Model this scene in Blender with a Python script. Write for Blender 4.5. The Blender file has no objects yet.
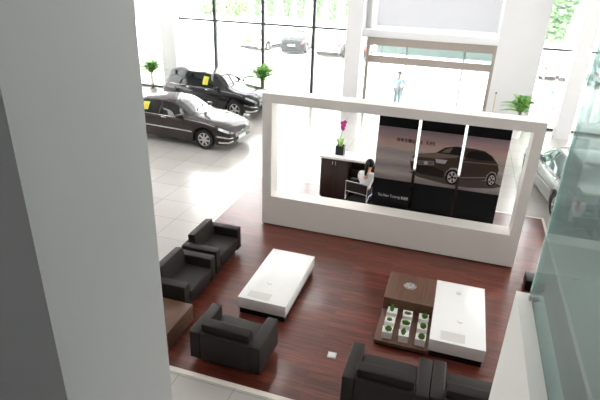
import bpy, bmesh, math, random
from mathutils import Vector, Matrix
random.seed(7)
R = math.radians
PI = math.pi
SC = bpy.context.scene
COL = SC.collection
K = 1.25          # the plan below is drawn in units of 1.25 m; everything is scaled to metres at the end

# ------------------------------------------------------------------ materials
def lin(c):
    c = c / 255.0
    return c / 12.92 if c <= 0.04045 else ((c + 0.055) / 1.055) ** 2.4
def rgb(r, g, b): return (lin(r), lin(g), lin(b), 1.0)

class NT:
    def __init__(s, name):
        s.m = bpy.data.materials.new(name); s.m.use_nodes = True
        s.t = s.m.node_tree; s.t.nodes.clear()
        s.out = s.n('ShaderNodeOutputMaterial')
    def n(s, kind, **kw):
        nd = s.t.nodes.new(kind)
        for k, v in kw.items(): setattr(nd, k, v)
        return nd
    def l(s, a, b): s.t.links.new(a, b)

def mat(name, col, rough=0.5, metal=0.0, spec=0.5, coat=0.0, noise=0.0, nscale=8.0, bump=0.0, bscale=200.0, stretch=None, coat_rough=0.05):
    t = NT(name); p = t.n('ShaderNodeBsdfPrincipled')
    p.inputs['Base Color'].default_value = col
    p.inputs['Roughness'].default_value = rough
    p.inputs['Metallic'].default_value = metal
    p.inputs['Specular IOR Level'].default_value = spec
    p.inputs['Coat Weight'].default_value = coat
    p.inputs['Coat Roughness'].default_value = coat_rough
    tc = t.n('ShaderNodeTexCoord')
    src = tc.outputs['Object']
    if stretch:
        mp = t.n('ShaderNodeMapping'); mp.inputs['Scale'].default_value = stretch
        t.l(src, mp.inputs['Vector']); src = mp.outputs[0]
    nz = t.n('ShaderNodeTexNoise'); nz.inputs['Scale'].default_value = nscale; nz.inputs['Detail'].default_value = 4
    t.l(src, nz.inputs['Vector'])
    mx = t.n('ShaderNodeMix', data_type='RGBA')
    mx.inputs[6].default_value = tuple(c * (1 - noise) for c in col[:3]) + (1,)
    mx.inputs[7].default_value = tuple(min(1, c * (1 + noise)) for c in col[:3]) + (1,)
    t.l(nz.outputs['Fac'], mx.inputs[0]); t.l(mx.outputs[2], p.inputs['Base Color'])
    if bump > 0:
        n2 = t.n('ShaderNodeTexNoise'); n2.inputs['Scale'].default_value = bscale
        t.l(tc.outputs['Object'], n2.inputs['Vector'])
        b = t.n('ShaderNodeBump'); b.inputs['Strength'].default_value = bump; b.inputs['Distance'].default_value = 0.01
        t.l(n2.outputs['Fac'], b.inputs['Height']); t.l(b.outputs[0], p.inputs['Normal'])
    t.l(p.outputs[0], t.out.inputs[0])
    return t.m

def brick_floor(name, c1, c2, cm, bw, bh, mortar, rough, coat=0.0, grain=0.0, offset=0.5, coat_rough=0.1, spec=0.5, shift=(0, 0, 0)):
    t = NT(name); p = t.n('ShaderNodeBsdfPrincipled')
    tc = t.n('ShaderNodeTexCoord'); mp = t.n('ShaderNodeMapping')
    mp.inputs['Location'].default_value = shift
    t.l(tc.outputs['Object'], mp.inputs['Vector'])
    b = t.n('ShaderNodeTexBrick'); b.offset = offset
    b.inputs['Color1'].default_value = c1; b.inputs['Color2'].default_value = c2; b.inputs['Mortar'].default_value = cm
    b.inputs['Scale'].default_value = 1.0; b.inputs['Mortar Size'].default_value = mortar
    b.inputs['Brick Width'].default_value = bw; b.inputs['Row Height'].default_value = bh
    t.l(mp.outputs[0], b.inputs['Vector'])
    col = b.outputs['Color']
    m2 = t.n('ShaderNodeMapping'); m2.inputs['Scale'].default_value = (1.2, 14, 1) if grain else (1, 1, 1)
    t.l(tc.outputs['Object'], m2.inputs['Vector'])
    nz = t.n('ShaderNodeTexNoise'); nz.inputs['Scale'].default_value = 2.2 if grain else 0.9; nz.inputs['Detail'].default_value = 6
    t.l(m2.outputs[0], nz.inputs['Vector'])
    mx = t.n('ShaderNodeMix', data_type='RGBA', blend_type='MULTIPLY'); mx.inputs[0].default_value = 1.0
    rp = t.n('ShaderNodeValToRGB')
    lo = 0.45 if grain else 0.93
    rp.color_ramp.elements[0].position = 0.3; rp.color_ramp.elements[0].color = (lo, lo, lo, 1)
    rp.color_ramp.elements[1].position = 0.7; rp.color_ramp.elements[1].color = (1.25, 1.25, 1.25, 1) if grain else (1, 1, 1, 1)
    t.l(nz.outputs['Fac'], rp.inputs[0]); t.l(col, mx.inputs[6]); t.l(rp.outputs[0], mx.inputs[7])
    t.l(mx.outputs[2], p.inputs['Base Color'])
    p.inputs['Roughness'].default_value = rough; p.inputs['Coat Weight'].default_value = coat
    p.inputs['Coat Roughness'].default_value = coat_rough; p.inputs['Specular IOR Level'].default_value = spec
    t.l(p.outputs[0], t.out.inputs[0])
    return t.m

def pane_mat(name, tint, gloss, ior=1.45, haze=0.0, hcol=(0.9, 0.95, 0.93, 1)):
    t = NT(name)
    tr = t.n('ShaderNodeBsdfTransparent'); tr.inputs[0].default_value = tint
    gl = t.n('ShaderNodeBsdfGlossy'); gl.inputs['Roughness'].default_value = 0.02
    gl.inputs[0].default_value = (1, 1, 1, 1)
    fr = t.n('ShaderNodeFresnel'); fr.inputs['IOR'].default_value = ior
    mu = t.n('ShaderNodeMath', operation='MULTIPLY'); mu.inputs[1].default_value = gloss; mu.use_clamp = True
    t.l(fr.outputs[0], mu.inputs[0])
    mx = t.n('ShaderNodeMixShader'); t.l(mu.outputs[0], mx.inputs[0]); t.l(tr.outputs[0], mx.inputs[1]); t.l(gl.outputs[0], mx.inputs[2])
    last = mx
    if haze > 0:
        df = t.n('ShaderNodeBsdfTranslucent'); df.inputs[0].default_value = hcol
        m2 = t.n('ShaderNodeMixShader'); m2.inputs[0].default_value = haze
        t.l(mx.outputs[0], m2.inputs[1]); t.l(df.outputs[0], m2.inputs[2]); last = m2
    t.l(last.outputs[0], t.out.inputs[0])
    return t.m

def emit_mat(name, col, strength):
    t = NT(name); e = t.n('ShaderNodeEmission'); e.inputs[0].default_value = col; e.inputs[1].default_value = strength
    t.l(e.outputs[0], t.out.inputs[0]); return t.m

M = {}
M['white_wall'] = mat('white_wall', rgb(224, 224, 226), 0.6, noise=0.02, nscale=3)
M['grey_wall'] = mat('grey_wall', rgb(208, 208, 210), 0.7, noise=0.02, nscale=3)
M['column_shaded_white'] = mat('column_shaded_white', rgb(174, 176, 176), 0.6, noise=0.02, nscale=2)  # white column with its shade put into a darker grey
M['partition_white'] = mat('partition_white', rgb(238, 234, 228), 0.45, noise=0.015, nscale=4)
M['gloss_white'] = mat('gloss_white', rgb(240, 240, 238), 0.25, noise=0.01)
M['insert_grey'] = mat('insert_grey', rgb(208, 206, 202), 0.3)
M['tile'] = brick_floor('floor_tile', rgb(182, 178, 173), rgb(191, 187, 182), rgb(156, 152, 147), 0.9, 0.9, 0.008, 0.2, offset=0.0, shift=(-0.26, -0.5, 0), spec=0.6)
M['wood_floor'] = brick_floor('red_wood_floor', rgb(94, 40, 28), rgb(122, 58, 43), rgb(54, 24, 17), 1.5, 0.115, 0.003, 0.32, coat=0.45, grain=1.0, coat_rough=0.12, spec=0.5)
M['brown_wood'] = mat('brown_wood', rgb(98, 70, 55), 0.4, noise=0.45, nscale=3, stretch=(9, .6, 1), spec=0.35)
M['dark_wood'] = mat('dark_wood', rgb(46, 30, 24), 0.35, noise=0.3, nscale=6, stretch=(1, 1, 9))
M['leather'] = mat('dark_leather', rgb(42, 38, 36), 0.55, spec=0.22, noise=0.12, nscale=20, bump=0.15, bscale=160)
M['black'] = mat('black_satin', rgb(14, 12, 12), 0.4, spec=0.3)
M['chrome'] = mat('chrome', rgb(215, 215, 215), 0.15, metal=1.0)
M['brushed'] = mat('brushed_metal', rgb(190, 188, 185), 0.35, metal=0.9)
M['header_metal'] = mat('grey_brown_metal', rgb(168, 158, 150), 0.4, metal=0.2, noise=0.1, nscale=3, stretch=(4, 1, 1))
M['frame_dark'] = mat('dark_window_frame', rgb(66, 72, 74), 0.4, metal=0.3)
M['trim_light'] = mat('light_stone_trim', rgb(235, 228, 218), 0.4)
M['pane'] = pane_mat('window_glass', (0.97, 0.97, 0.955, 1), 1.0, haze=0.03)
M['door_pane'] = pane_mat('door_glass', (0.88, 0.94, 0.93, 1), 1.0, haze=0.05)
M['rail_glass'] = pane_mat('green_railing_glass', (0.62, 0.69, 0.68, 1), 0.4, ior=1.5, haze=0.28, hcol=(.48, .575, .57, 1))
M['frosted_teal'] = mat('frosted_teal_glass', rgb(168, 186, 182), 0.3)
M['rail_edge'] = mat('glass_edge', rgb(150, 170, 164), 0.2)
M['rail_edge_glass'] = pane_mat('polished_glass_edge', (0.80, 0.90, 0.88, 1), 0.3, ior=1.5, haze=0.25, hcol=(.75, .88, .85, 1))
M['kerb'] = mat('kerb_white', rgb(208, 208, 204), 0.5, noise=0.02)
M['soil'] = mat('soil', rgb(60, 48, 36), 0.9, noise=0.3)
M['leaf'] = mat('leaf_green', rgb(140, 192, 84), 0.5, noise=0.35, nscale=3)
M['leaf_dark'] = mat('leaf_dark_green', rgb(88, 146, 66), 0.5, noise=0.4, nscale=4)
M['cactus'] = mat('succulent_green', rgb(92, 132, 48), 0.6, noise=0.4, nscale=30)
M['stem'] = mat('palm_stem', rgb(110, 96, 62), 0.7, noise=0.3)
M['pot_white'] = mat('white_ceramic', rgb(238, 238, 234), 0.3)
M['pot_black'] = mat('black_pot', rgb(34, 34, 36), 0.35)
M['orchid'] = mat('orchid_magenta', rgb(214, 56, 160), 0.5, noise=0.15)
M['poplar'] = mat('poplar_leaf', rgb(122, 158, 114), 0.6, noise=0.3, nscale=0.6)
M['hedge'] = mat('hedge_leaf', rgb(138, 172, 116), 0.6, noise=0.3, nscale=0.8)
M['bark'] = mat('bark', rgb(150, 150, 130), 0.8, noise=0.3)
M['ground'] = mat('pale_paving', rgb(232, 228, 222), 0.7, noise=0.04, nscale=0.4)
M['paint_brown'] = mat('dark_brown_paint', rgb(38, 29, 26), 0.5, spec=0.1, coat=1.0, coat_rough=0.02)
M['paint_black'] = mat('black_paint', rgb(12, 12, 14), 0.5, spec=0.1, coat=1.0, coat_rough=0.02)
M['paint_silver'] = mat('silver_paint', rgb(132, 132, 129), 0.35, metal=0.4, coat=1.0, coat_rough=0.03)
M['paint_white'] = mat('white_paint', rgb(236, 240, 240), 0.3, coat=1.0)
M['paint_grey'] = mat('grey_paint', rgb(20, 24, 28), 0.5, spec=0.1, coat=0.25)
M['car_glass'] = mat('car_glass', rgb(10, 13, 13), 0.02, spec=0.5)
M['car_glass_pale'] = mat('car_glass_pale', rgb(70, 96, 92), 0.05, spec=0.9, coat=0.5)
M['windshield'] = mat('windshield_glass', rgb(16, 20, 20), 0.02, spec=1.0, coat=1.0, coat_rough=0.01)
M['tyre'] = mat('tyre_rubber', rgb(24, 24, 24), 0.8)
M['rim'] = mat('alloy_rim', rgb(205, 205, 205), 0.28, metal=0.7)
M['lamp_clear'] = mat('headlamp_glass', rgb(190, 196, 200), 0.1, metal=0.4, coat=1.0)
M['lamp_red'] = mat('tail_lamp_red', rgb(190, 24, 24), 0.2, coat=1.0)
M['plate_white'] = mat('plate_white', rgb(235, 235, 235), 0.4)
M['plate_yellow'] = mat('plate_yellow', rgb(176, 132, 6), 0.8, spec=0.0)
M['sticker'] = mat('yellow_green_card', rgb(190, 205, 40), 0.5)
M['sticker_orange'] = mat('orange_print', rgb(232, 170, 40), 0.5)
M['skin'] = mat('skin', rgb(205, 160, 132), 0.5, noise=0.04)
M['hair'] = mat('dark_hair', rgb(24, 15, 13), 0.5, spec=0.2, noise=0.3, nscale=60, stretch=(1, 1, 0.1))
M['shirt_white'] = mat('white_shirt', rgb(236, 234, 236), 0.7)
M['shirt_blue'] = mat('pale_blue_cloth', rgb(206, 228, 238), 0.7)
M['cloth_dark'] = mat('dark_cloth', rgb(52, 60, 74), 0.8)
M['cloth_denim'] = mat('denim_cloth', rgb(124, 148, 166), 0.8)
M['shoe'] = mat('dark_shoe', rgb(40, 36, 36), 0.6)
M['eye'] = mat('eye_dark', rgb(30, 22, 20), 0.2)
M['lip'] = mat('lip', rgb(170, 96, 88), 0.5)
M['print_black'] = mat('poster_black', rgb(16, 17, 20), 0.5, spec=0.2)
M['text_dark'] = mat('poster_text_dark', rgb(40, 30, 32), 0.5)
M['text_light'] = mat('poster_text_light', rgb(200, 200, 202), 0.5)
M['yellow_pole'] = mat('straw_pole', rgb(214, 196, 140), 0.5)
for nm, c in dict(p_body=(74, 61, 53), p_body_hi=(132, 114, 104), p_body_lo=(40, 34, 31), p_glass=(32, 30, 31), p_glass_hi=(130, 112, 108), p_lamp=(200, 196, 196), p_chrome=(160, 150, 146), p_tyre=(24, 22, 22), p_rim=(215, 210, 206), p_shadow=(84, 76, 74)).items():
    M[nm] = mat('poster_' + nm[2:], rgb(*c), 0.5, spec=0.2)
M['fill_glow'] = emit_mat('ceiling_fill_glow', (1, 0.975, 0.945, 1), 4.2)

def leafy(name, col, tr=0.5):
    t = NT(name); p = t.n('ShaderNodeBsdfPrincipled'); p.inputs['Base Color'].default_value = col; p.inputs['Roughness'].default_value = 0.55
    tl = t.n('ShaderNodeBsdfTranslucent'); tl.inputs[0].default_value = col
    tc = t.n('ShaderNodeTexCoord'); nz = t.n('ShaderNodeTexNoise'); nz.inputs['Scale'].default_value = 5.0; t.l(tc.outputs['Object'], nz.inputs['Vector'])
    mx = t.n('ShaderNodeMix', data_type='RGBA'); mx.inputs[6].default_value = tuple(c * .7 for c in col[:3]) + (1,); mx.inputs[7].default_value = tuple(min(1, c * 1.3) for c in col[:3]) + (1,)
    t.l(nz.outputs['Fac'], mx.inputs[0]); t.l(mx.outputs[2], p.inputs['Base Color']); t.l(mx.outputs[2], tl.inputs[0])
    ms = t.n('ShaderNodeMixShader'); ms.inputs[0].default_value = tr
    t.l(p.outputs[0], ms.inputs[1]); t.l(tl.outputs[0], ms.inputs[2]); t.l(ms.outputs[0], t.out.inputs[0]); return t.m
M['leaf'] = leafy('leaf_green', rgb(158, 200, 116)); M['leaf_dark'] = leafy('leaf_dark_green', rgb(112, 164, 90))
# beach picture printed on the banners: dusk sky over grey sand
def poster_mat():
    t = NT('poster_beach'); p = t.n('ShaderNodeBsdfPrincipled')
    tc = t.n('ShaderNodeTexCoord'); sp = t.n('ShaderNodeSeparateXYZ'); t.l(tc.outputs['Object'], sp.inputs[0])
    m2 = t.n('ShaderNodeMapping'); m2.inputs['Scale'].default_value = (1.2 / K, 1, 7 / K); t.l(tc.outputs['Object'], m2.inputs[0])
    nz = t.n('ShaderNodeTexNoise'); nz.inputs['Scale'].default_value = 2.0; nz.inputs['Detail'].default_value = 5
    t.l(m2.outputs[0], nz.inputs['Vector'])
    ma = t.n('ShaderNodeMath', operation='MULTIPLY_ADD'); ma.inputs[1].default_value = 0.22; ma.inputs[2].default_value = -0.11
    t.l(nz.outputs['Fac'], ma.inputs[0])
    mr = t.n('ShaderNodeMapRange'); mr.inputs['From Min'].default_value = 1.10 * K; mr.inputs['From Max'].default_value = 2.08 * K
    t.l(sp.outputs['Z'], mr.inputs['Value'])
    ad = t.n('ShaderNodeMath', operation='ADD'); t.l(mr.outputs[0], ad.inputs[0]); t.l(ma.outputs[0], ad.inputs[1])
    rp = t.n('ShaderNodeValToRGB'); e = rp.color_ramp.elements
    e[0].position = 0.0; e[0].color = rgb(128, 120, 118); e[1].position = 1.0; e[1].color = rgb(150, 132, 140)
    for pos, c in ((0.15, (180, 172, 168)), (0.3, (146, 138, 136)), (0.42, (196, 186, 182)), (0.55, (170, 160, 158)), (0.62, (204, 186, 178)), (0.74, (208, 172, 164)), (0.86, (174, 148, 152))):
        x = e.new(pos); x.color = rgb(*c)
    t.l(ad.outputs[0], rp.inputs[0]); t.l(rp.outputs[0], p.inputs['Base Color'])
    p.inputs['Roughness'].default_value = 0.4
    t.l(p.outputs[0], t.out.inputs[0]); return t.m
M['poster'] = poster_mat()

# ------------------------------------------------------------------ mesh building
class MB:
    def __init__(s): s.b = bmesh.new()
    def box(s, x0, x1, y0, y1, z0, z1, bev=0.0, seg=2, rot=None):
        vs = [s.b.verts.new((x, y, z)) for x in (x0, x1) for y in (y0, y1) for z in (z0, z1)]
        q = [(0, 1, 3, 2), (4, 6, 7, 5), (0, 4, 5, 1), (2, 3, 7, 6), (0, 2, 6, 4), (1, 5, 7, 3)]
        fs = [s.b.faces.new([vs[i] for i in f]) for f in q]
        if rot is not None: bmesh.ops.transform(s.b, matrix=rot, verts=vs)
        if bev > 0:
            es = list({e for f in fs for e in f.edges})
            bmesh.ops.bevel(s.b, geom=es, offset=bev, segments=seg, profile=0.5, affect='EDGES')
        return s
    def tube(s, pts, r, n=8, cap=True):
        pts = [Vector(p) for p in pts]; rs = r if isinstance(r, (list, tuple)) else [r] * len(pts)
        rings = []; ref = None
        for i, p in enumerate(pts):
            d = (pts[min(i + 1, len(pts) - 1)] - pts[max(i - 1, 0)]).normalized()
            if ref is None: ref = Vector((0, 0, 1)) if abs(d.z) < 0.9 else Vector((1, 0, 0))
            a = d.cross(ref).normalized(); c = d.cross(a).normalized()
            ref = a.cross(d) * 1.0
            rings.append([s.b.verts.new(p + (a * math.cos(2 * PI * k / n) + c * math.sin(2 * PI * k / n)) * rs[i]) for k in range(n)])
        for u, v in zip(rings, rings[1:]):
            for k in range(n): s.b.faces.new((u[k], u[(k + 1) % n], v[(k + 1) % n], v[k]))
        if cap:
            s.b.faces.new(rings[0][::-1]); s.b.faces.new(rings[-1])
        return s
    def lathe(s, prof, c=(0, 0, 0), axis='z', n=24, close=False):
        rings = []
        for r, h in prof:
            ring = []
            for k in range(n):
                a = 2 * PI * k / n; u, v = r * math.cos(a), r * math.sin(a)
                p = (u, v, h) if axis == 'z' else (u, h, v) if axis == 'y' else (h, u, v)
                ring.append(s.b.verts.new(Vector(p) + Vector(c)))
            rings.append(ring)
        prs = list(zip(rings, rings[1:])) + ([(rings[-1], rings[0])] if close else [])
        for u, v in prs:
            for k in range(n): s.b.faces.new((u[k], u[(k + 1) % n], v[(k + 1) % n], v[k]))
        if not close:
            for ring in (rings[0], rings[-1]): s.b.faces.new(ring)
        return s
    def sphere(s, c, r, sc=(1, 1, 1), u=12, v=8):
        mt = Matrix.Translation(c) @ Matrix.Diagonal((r * sc[0], r * sc[1], r * sc[2], 1))
        bmesh.ops.create_uvsphere(s.b, u_segments=u, v_segments=v, radius=1.0, matrix=mt); return s
    def poly(s, pts):
        s.b.faces.new([s.b.verts.new(p) for p in pts]); return s
    def grid(s, rows):
        vs = [[s.b.verts.new(p) for p in r] for r in rows]
        for a, b in zip(vs, vs[1:]):
            for i in range(len(a) - 1): s.b.faces.new((a[i], a[i + 1], b[i + 1], b[i]))
        return s
    def done(s, name, m, parent=None, loc=None, label=None, rotz=0, normals=True):
        if normals: bmesh.ops.recalc_face_normals(s.b, faces=s.b.faces)
        me = bpy.data.meshes.new(name); s.b.to_mesh(me); s.b.free()
        for p in me.polygons: p.use_smooth = True
        try: me.set_sharp_from_angle(angle=R(38))
        except Exception: pass
        me.materials.append(M[m] if isinstance(m, str) else m)
        return link(name, me, parent, loc, label, rotz)
def link(name, me, parent=None, loc=None, label=None, rotz=0):
    o = bpy.data.objects.new(name, me); COL.objects.link(o)
    if parent is not None: o.parent = parent
    if loc is not None: o.location = loc
    if rotz: o.rotation_euler.z = rotz
    if label: o['label'] = label
    return o
def tag(o, label, cat, group=None):
    o['label'] = label; o['category'] = cat
    if group: o['group'] = group
    return o
def thing(name, label, cat, loc=(0, 0, 0), rotz=0, group=None):
    return tag(link(name, None, None, loc, None, rotz), label, cat, group)
def struct(o):
    o['kind'] = 'structure'; return o
def dup(root, loc, rotz=0, label=None):
    r = root.copy(); COL.objects.link(r); r.location = loc; r.rotation_euler = (0, 0, rotz)
    if label: r['label'] = label
    for ch in list(root.children):
        c = ch.copy(); COL.objects.link(c); c.parent = r
        for g in list(ch.children):
            d = g.copy(); COL.objects.link(d); d.parent = c
    return r

# ------------------------------------------------------------------ the building
WY = 17.5                       # facade plane
X0, X1, Y0 = -15.0, 9.0, -4.0
struct(MB().box(X0, X1, Y0, 19.2, -0.3, 0.0).done('floor', 'tile'))
WX0, WX1, WY0, WY1 = -4.09, 2.02, 4.10, 10.30
struct(MB().box(WX0, WX1, WY0, WY1, 0.0, 0.006).done('floor_wood', 'wood_floor'))
for nm, b in dict(trim_1=(WX0 - 0.05, WX1 + 0.05, WY0 - 0.07, WY0), trim_2=(WX0 - 0.05, WX1 + 0.05, WY1, WY1 + 0.05), trim_3=(WX0 - 0.05, WX0, WY0, WY1), trim_4=(WX1, WX1 + 0.05, WY0, WY1)).items():
    struct(MB().box(*b, 0.0, 0.008).done(nm, 'trim_light'))
CZ = 6.4
struct(MB().box(X0, X1, Y0, 17.6, CZ, CZ + 0.3).box(X0, -3.31, 17.6, 19.2, CZ, CZ + 0.3).box(0.94, X1, 17.6, 19.2, CZ, CZ + 0.3).done('ceiling', 'white_wall'))
struct(MB().box(-3.31, 0.94, 17.6, 19.2, CZ + 0.1, CZ + 0.12).done('window_skylight', 'pane'))
struct(MB().box(X0, X1, Y0 - 0.25, Y0, 0, CZ).done('wall_back', 'grey_wall'))
struct(MB().box(X0, 0.34, Y0, 0.95, 2.75, 3.0).box(0.34, X1, Y0, 0.34, 2.75, 3.0).done('floor_mezzanine', 'grey_wall'))

struct(MB().box(X0, X1, Y0, 0.86, 5.3, 5.5).done('ceiling_light_blocker', 'grey_wall'))  # unseen lower ceiling, added to keep light off the foreground column
# foreground column beside the camera and the railing wall
struct(MB().box(-1.62, -1.0, 0.892, 1.435, 0, CZ).done('column', 'column_shaded_white'))
struct(MB().box(0.362, 0.466, 0.35, 1.97, 0.0, 3.30, 0.004).done('wall_railing', 'kerb'))
gp = thing('glass_railing', 'tall greenish glass panel standing on the white railing wall at right', 'glass panel', (0.422, 0, 3.30))
MB().box(-0.006, 0.006, 0.40, 1.955, 0.002, 2.4).done('pane', 'rail_glass', gp)
MB().box(-0.008, 0.008, 1.955, 1.968, 0.002, 2.4)  .done('edge_strip', 'rail_edge_glass', gp, label='pale polished edge')
MB().tube([(-0.02, 1.90, 0.02), (0.02, 1.90, 0.02)], 0.012, 10).done('clamp', 'brushed', gp)

# columns along the facade
def column(x0, x1, y0, y1): return struct(MB().box(x0, x1, y0, y1, 0, CZ).done('column', 'white_wall'))
column(-10.86, -10.28, 17.05, 17.6)
column(-3.80, -3.29, 16.9, 17.6)
column(3.0, 3.43, 16.55, 17.0)
struct(MB().box(0.92, 2.21, 17.1, 19.1, 0, CZ).done('wall_pier', 'white_wall'))
struct(MB().box(-13.2, -10.86, 17.35, 17.6, 2.5, CZ).done('wall_front', 'white_wall'))
struct(MB().box(-15.0, -13.2, 17.35, 17.6, 0, CZ).done('wall_front_left', 'white_wall'))

wn = [0]
def window(x0, x1, mull, tz, z0=0.0, z1=CZ, y=WY, w=0.05):
    wn[0] += 1
    root = struct(link('window_%d' % wn[0], None, None, (0, y, 0)))
    f = MB()
    f.box(x0, x1, -0.04, 0.04, z0, z0 + 0.07)
    for t in tz: f.box(x0, x1, -0.04, 0.04, t - 0.03, t + 0.03)
    for m_ in mull: f.box(m_ - w, m_ + w, -0.07, 0.07, z0, z1)
    f.done('window_frame', 'frame_dark', root)
    xs = [x0] + list(mull) + [x1]
    for a, b in zip(xs, xs[1:]):
        MB().box(a, b, -0.006, 0.006, z0 + 0.05, z1).done('pane', 'pane', root)
    return root
window(-10.28, -3.80, [-8.83, -6.95, -5.07], [2.66, 4.9])
window(-13.2, -10.86, [], [], 0.0, 2.5)
window(-3.29, -3.06, [], [4.9], 0.0, CZ)
window(2.21, 3.0, [], [2.50, 4.9])
window(3.0, 9.0, [5.0, 7.0], [2.50, 4.9])
# long side windows of the hall (outside the frame, they light it)
def side_window(x, ya):
    wn[0] += 1
    root = struct(link('window_%d' % wn[0], None, None, (x, 0, 0)))
    f = MB(); p = MB()
    f.box(-0.04, 0.04, ya, 17.3, 0, 0.07)
    for t in (2.6, 4.9): f.box(-0.04, 0.04, ya, 17.3, t - 0.03, t + 0.03)
    for k in range(6): f.box(-0.07, 0.07, ya + k * (17.3 - ya) / 5 - 0.04, ya + k * (17.3 - ya) / 5 + 0.04, 0, CZ)
    p.box(-0.006, 0.006, ya, 17.3, 0.05, CZ)
    f.done('window_frame', 'frame_dark', root); p.done('pane', 'pane', root)
side_window(8.9, 8.0); side_window(-14.9, 6.0)
struct(MB().box(8.8, 9.0, Y0, 8.0, 0, CZ).done('wall_right', 'grey_wall'))
struct(MB().box(-15.0, -14.8, Y0, 6.0, 0, CZ).done('wall_left', 'grey_wall'))

# entrance: recessed glass vestibule below a white canopy
dr = struct(link('door_1', None, None, (0, 17.1, 0)))
VX0, VX1 = -3.06, 0.92
MB().box(VX0 - 0.22, VX1, 0.0, 1.85, 2.53, 2.75, 0.01).done('canopy', 'white_wall', dr)
MB().box(VX0, VX1, 0.03, 0.10, 2.28, 2.53).done('header', 'header_metal', dr)
MB().box(VX0, VX1, 0.03, 0.10, 1.72, 1.95).done('header', 'header_metal', dr)
MB().box(VX0 - 0.07, VX0 + 0.03, 0.0, 0.14, 0, 2.53).box(VX1 - 0.1, VX1, 0.0, 0.14, 0, 2.53).done('door_frame', 'frame_dark' if False else 'header_metal', dr)
MB().box(VX0, VX1 - 0.1, 0.06, 0.07, 1.95, 2.28).done('pane', 'door_pane', dr)
for a, b in ((VX0, -2.62), (-2.60, -1.1), (-1.08, 0.45), (0.47, VX1 - 0.1)):
    MB().box(a, b, 0.055, 0.07, 0.02, 1.72).done('pane', 'door_pane', dr)
MB().box(-2.625, -2.595, 0.04, 0.085, 0, 2.28).box(0.445, 0.475, 0.04, 0.085, 0, 1.72).done('mullion', 'rail_edge', dr)
MB().box(VX0, VX1, 1.72, 1.80, 1.80, 2.10).done('header', 'frosted_teal', dr)
MB().box(-0.03, 0.03, 1.72, 1.80, 0, 2.1).box(-2.0, -1.95, 1.72, 1.80, 0, 2.1).done('mullion', 'brushed', dr)
struct(MB().box(VX0 - 0.25, VX1 + 0.02, 18.95, 19.15, 2.53, CZ).done('wall_entrance', 'white_wall'))
struct(MB().box(VX0 - 0.25, VX0 - 0.08, 17.6, 19.0, 2.75, CZ).done('wall_entrance_side', 'white_wall'))

# glowing ceiling panels, added out of view to brighten the hall
ci = 0
for lx in (-12, -8, -4, 0, 4, 7.4):
    for ly in (2.9, 6.5, 10.5, 14.5):
        cl = thing('ceiling_fill_panel', 'square glowing ceiling panel added out of view to brighten the showroom', 'ceiling light', (lx, ly, CZ - 0.06), 0, 'added ceiling fill panels')
        MB().box(-0.55, 0.55, -0.55, 0.55, 0.0, 0.058).done('frame', 'gloss_white', cl)
        MB().box(-0.5, 0.5, -0.5, 0.5, -0.012, 0.002).done('diffuser', 'fill_glow', cl)

# ------------------------------------------------------------------ exterior
struct(MB().box(-90, 90, 19.2, 140, -0.35, -0.05).done('ground', 'ground'))
struct(MB().box(-90, X0, -60, 19.2, -0.35, -0.05).box(X1, 90, -60, 19.2, -0.35, -0.05).box(X0, X1, -60, Y0 - 0.25, -0.35, -0.05).done('ground_side', 'ground'))

def leaf_cloud(mb, n, f, size):
    for _ in range(n):
        p, sz = f(); sz *= size
        a = Vector((random.gauss(0, 1), random.gauss(0, 1), random.gauss(0, 1))).normalized()
        b = a.orthogonal().normalized(); c = a.cross(b)
        t = random.uniform(0, 2 * PI); b, c = b * math.cos(t) + c * math.sin(t), c * math.cos(t) - b * math.sin(t)
        mb.poly([p - b * sz, p + c * sz * 0.55, p + b * sz, p - c * sz * 0.55])
def poplar_proto(loc, label):
    t = thing('poplar_tree', label, 'tree', loc, 0, 'poplar row beyond the car park')
    MB().tube([(0, 0, -0.05), (0.05, 0, 3), (0, 0.03, 7), (0, 0, 11.5)], [0.16, 0.13, 0.09, 0.03], 7).done('trunk', 'bark', t)
    mb = MB()
    def f():
        z = random.uniform(0, 1) ** 0.85; r = (0.22 + 0.50 * math.sin(PI * min(1, z * 1.0 + 0.06)) ** 0.7) * math.sqrt(random.random())
        a = random.uniform(0, 2 * PI)
        return Vector((r * math.cos(a), r * math.sin(a), .3 + z * 11)), random.uniform(0.6, 1.2)
    leaf_cloud(mb, 4200, f, 0.25)
    mb.done('crown', 'poplar', t, normals=False); return t
names = ['third', 'fourth', 'fifth', 'sixth', 'seventh', 'eighth']
pop = poplar_proto((-19.4, 47.2, 0), 'pale green poplar, leftmost of the row seen through the tall window')
pop.scale = (.76, .76, 1)
pspots = [(-17.9, 46.9, 'pale green poplar, second from the left in the row through the window'),
          (-16.4, 47.2, 'pale green poplar, third from the left in the row through the window'),
          (-14.9, 46.8, 'pale green poplar, fourth from the left, just left of the thick mullion'),
          (-13.4, 47.1, 'pale green poplar, third from the right in the row through the window'),
          (-11.9, 46.8, 'pale green poplar, second from the right in the row through the window'),
          (-10.4, 47.0, 'pale green poplar at the right end of the row, beside the white column'),
          (5.95, 42.6, 'pale green poplar standing alone through the right-hand window')]
for i, (x, y, lb) in enumerate(pspots): tree_ = dup(pop, (x, y, 0), i * 1.3, lb)
for o_ in [tree_] : o_.scale = (1.75, 1.75, 1.0)
def bush(loc, label, rx, rz, n=900):
    t = thing('bush', label, 'bush', loc, 0, 'roadside bushes')
    MB().tube([(0, 0, -0.05), (0, 0, rz)], [0.07, 0.03], 6).done('stem', 'bark', t)
    mb = MB()
    def f():
        v = Vector((random.gauss(0, 1), random.gauss(0, 1), random.gauss(0, 1))).normalized() * random.random() ** 0.4
        return Vector((v.x * rx, v.y * rx * 0.7, rz + v.z * rz)), random.uniform(0.6, 1.2)
    leaf_cloud(mb, n, f, 0.2); mb.done('crown', 'hedge', t, normals=False)
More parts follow.
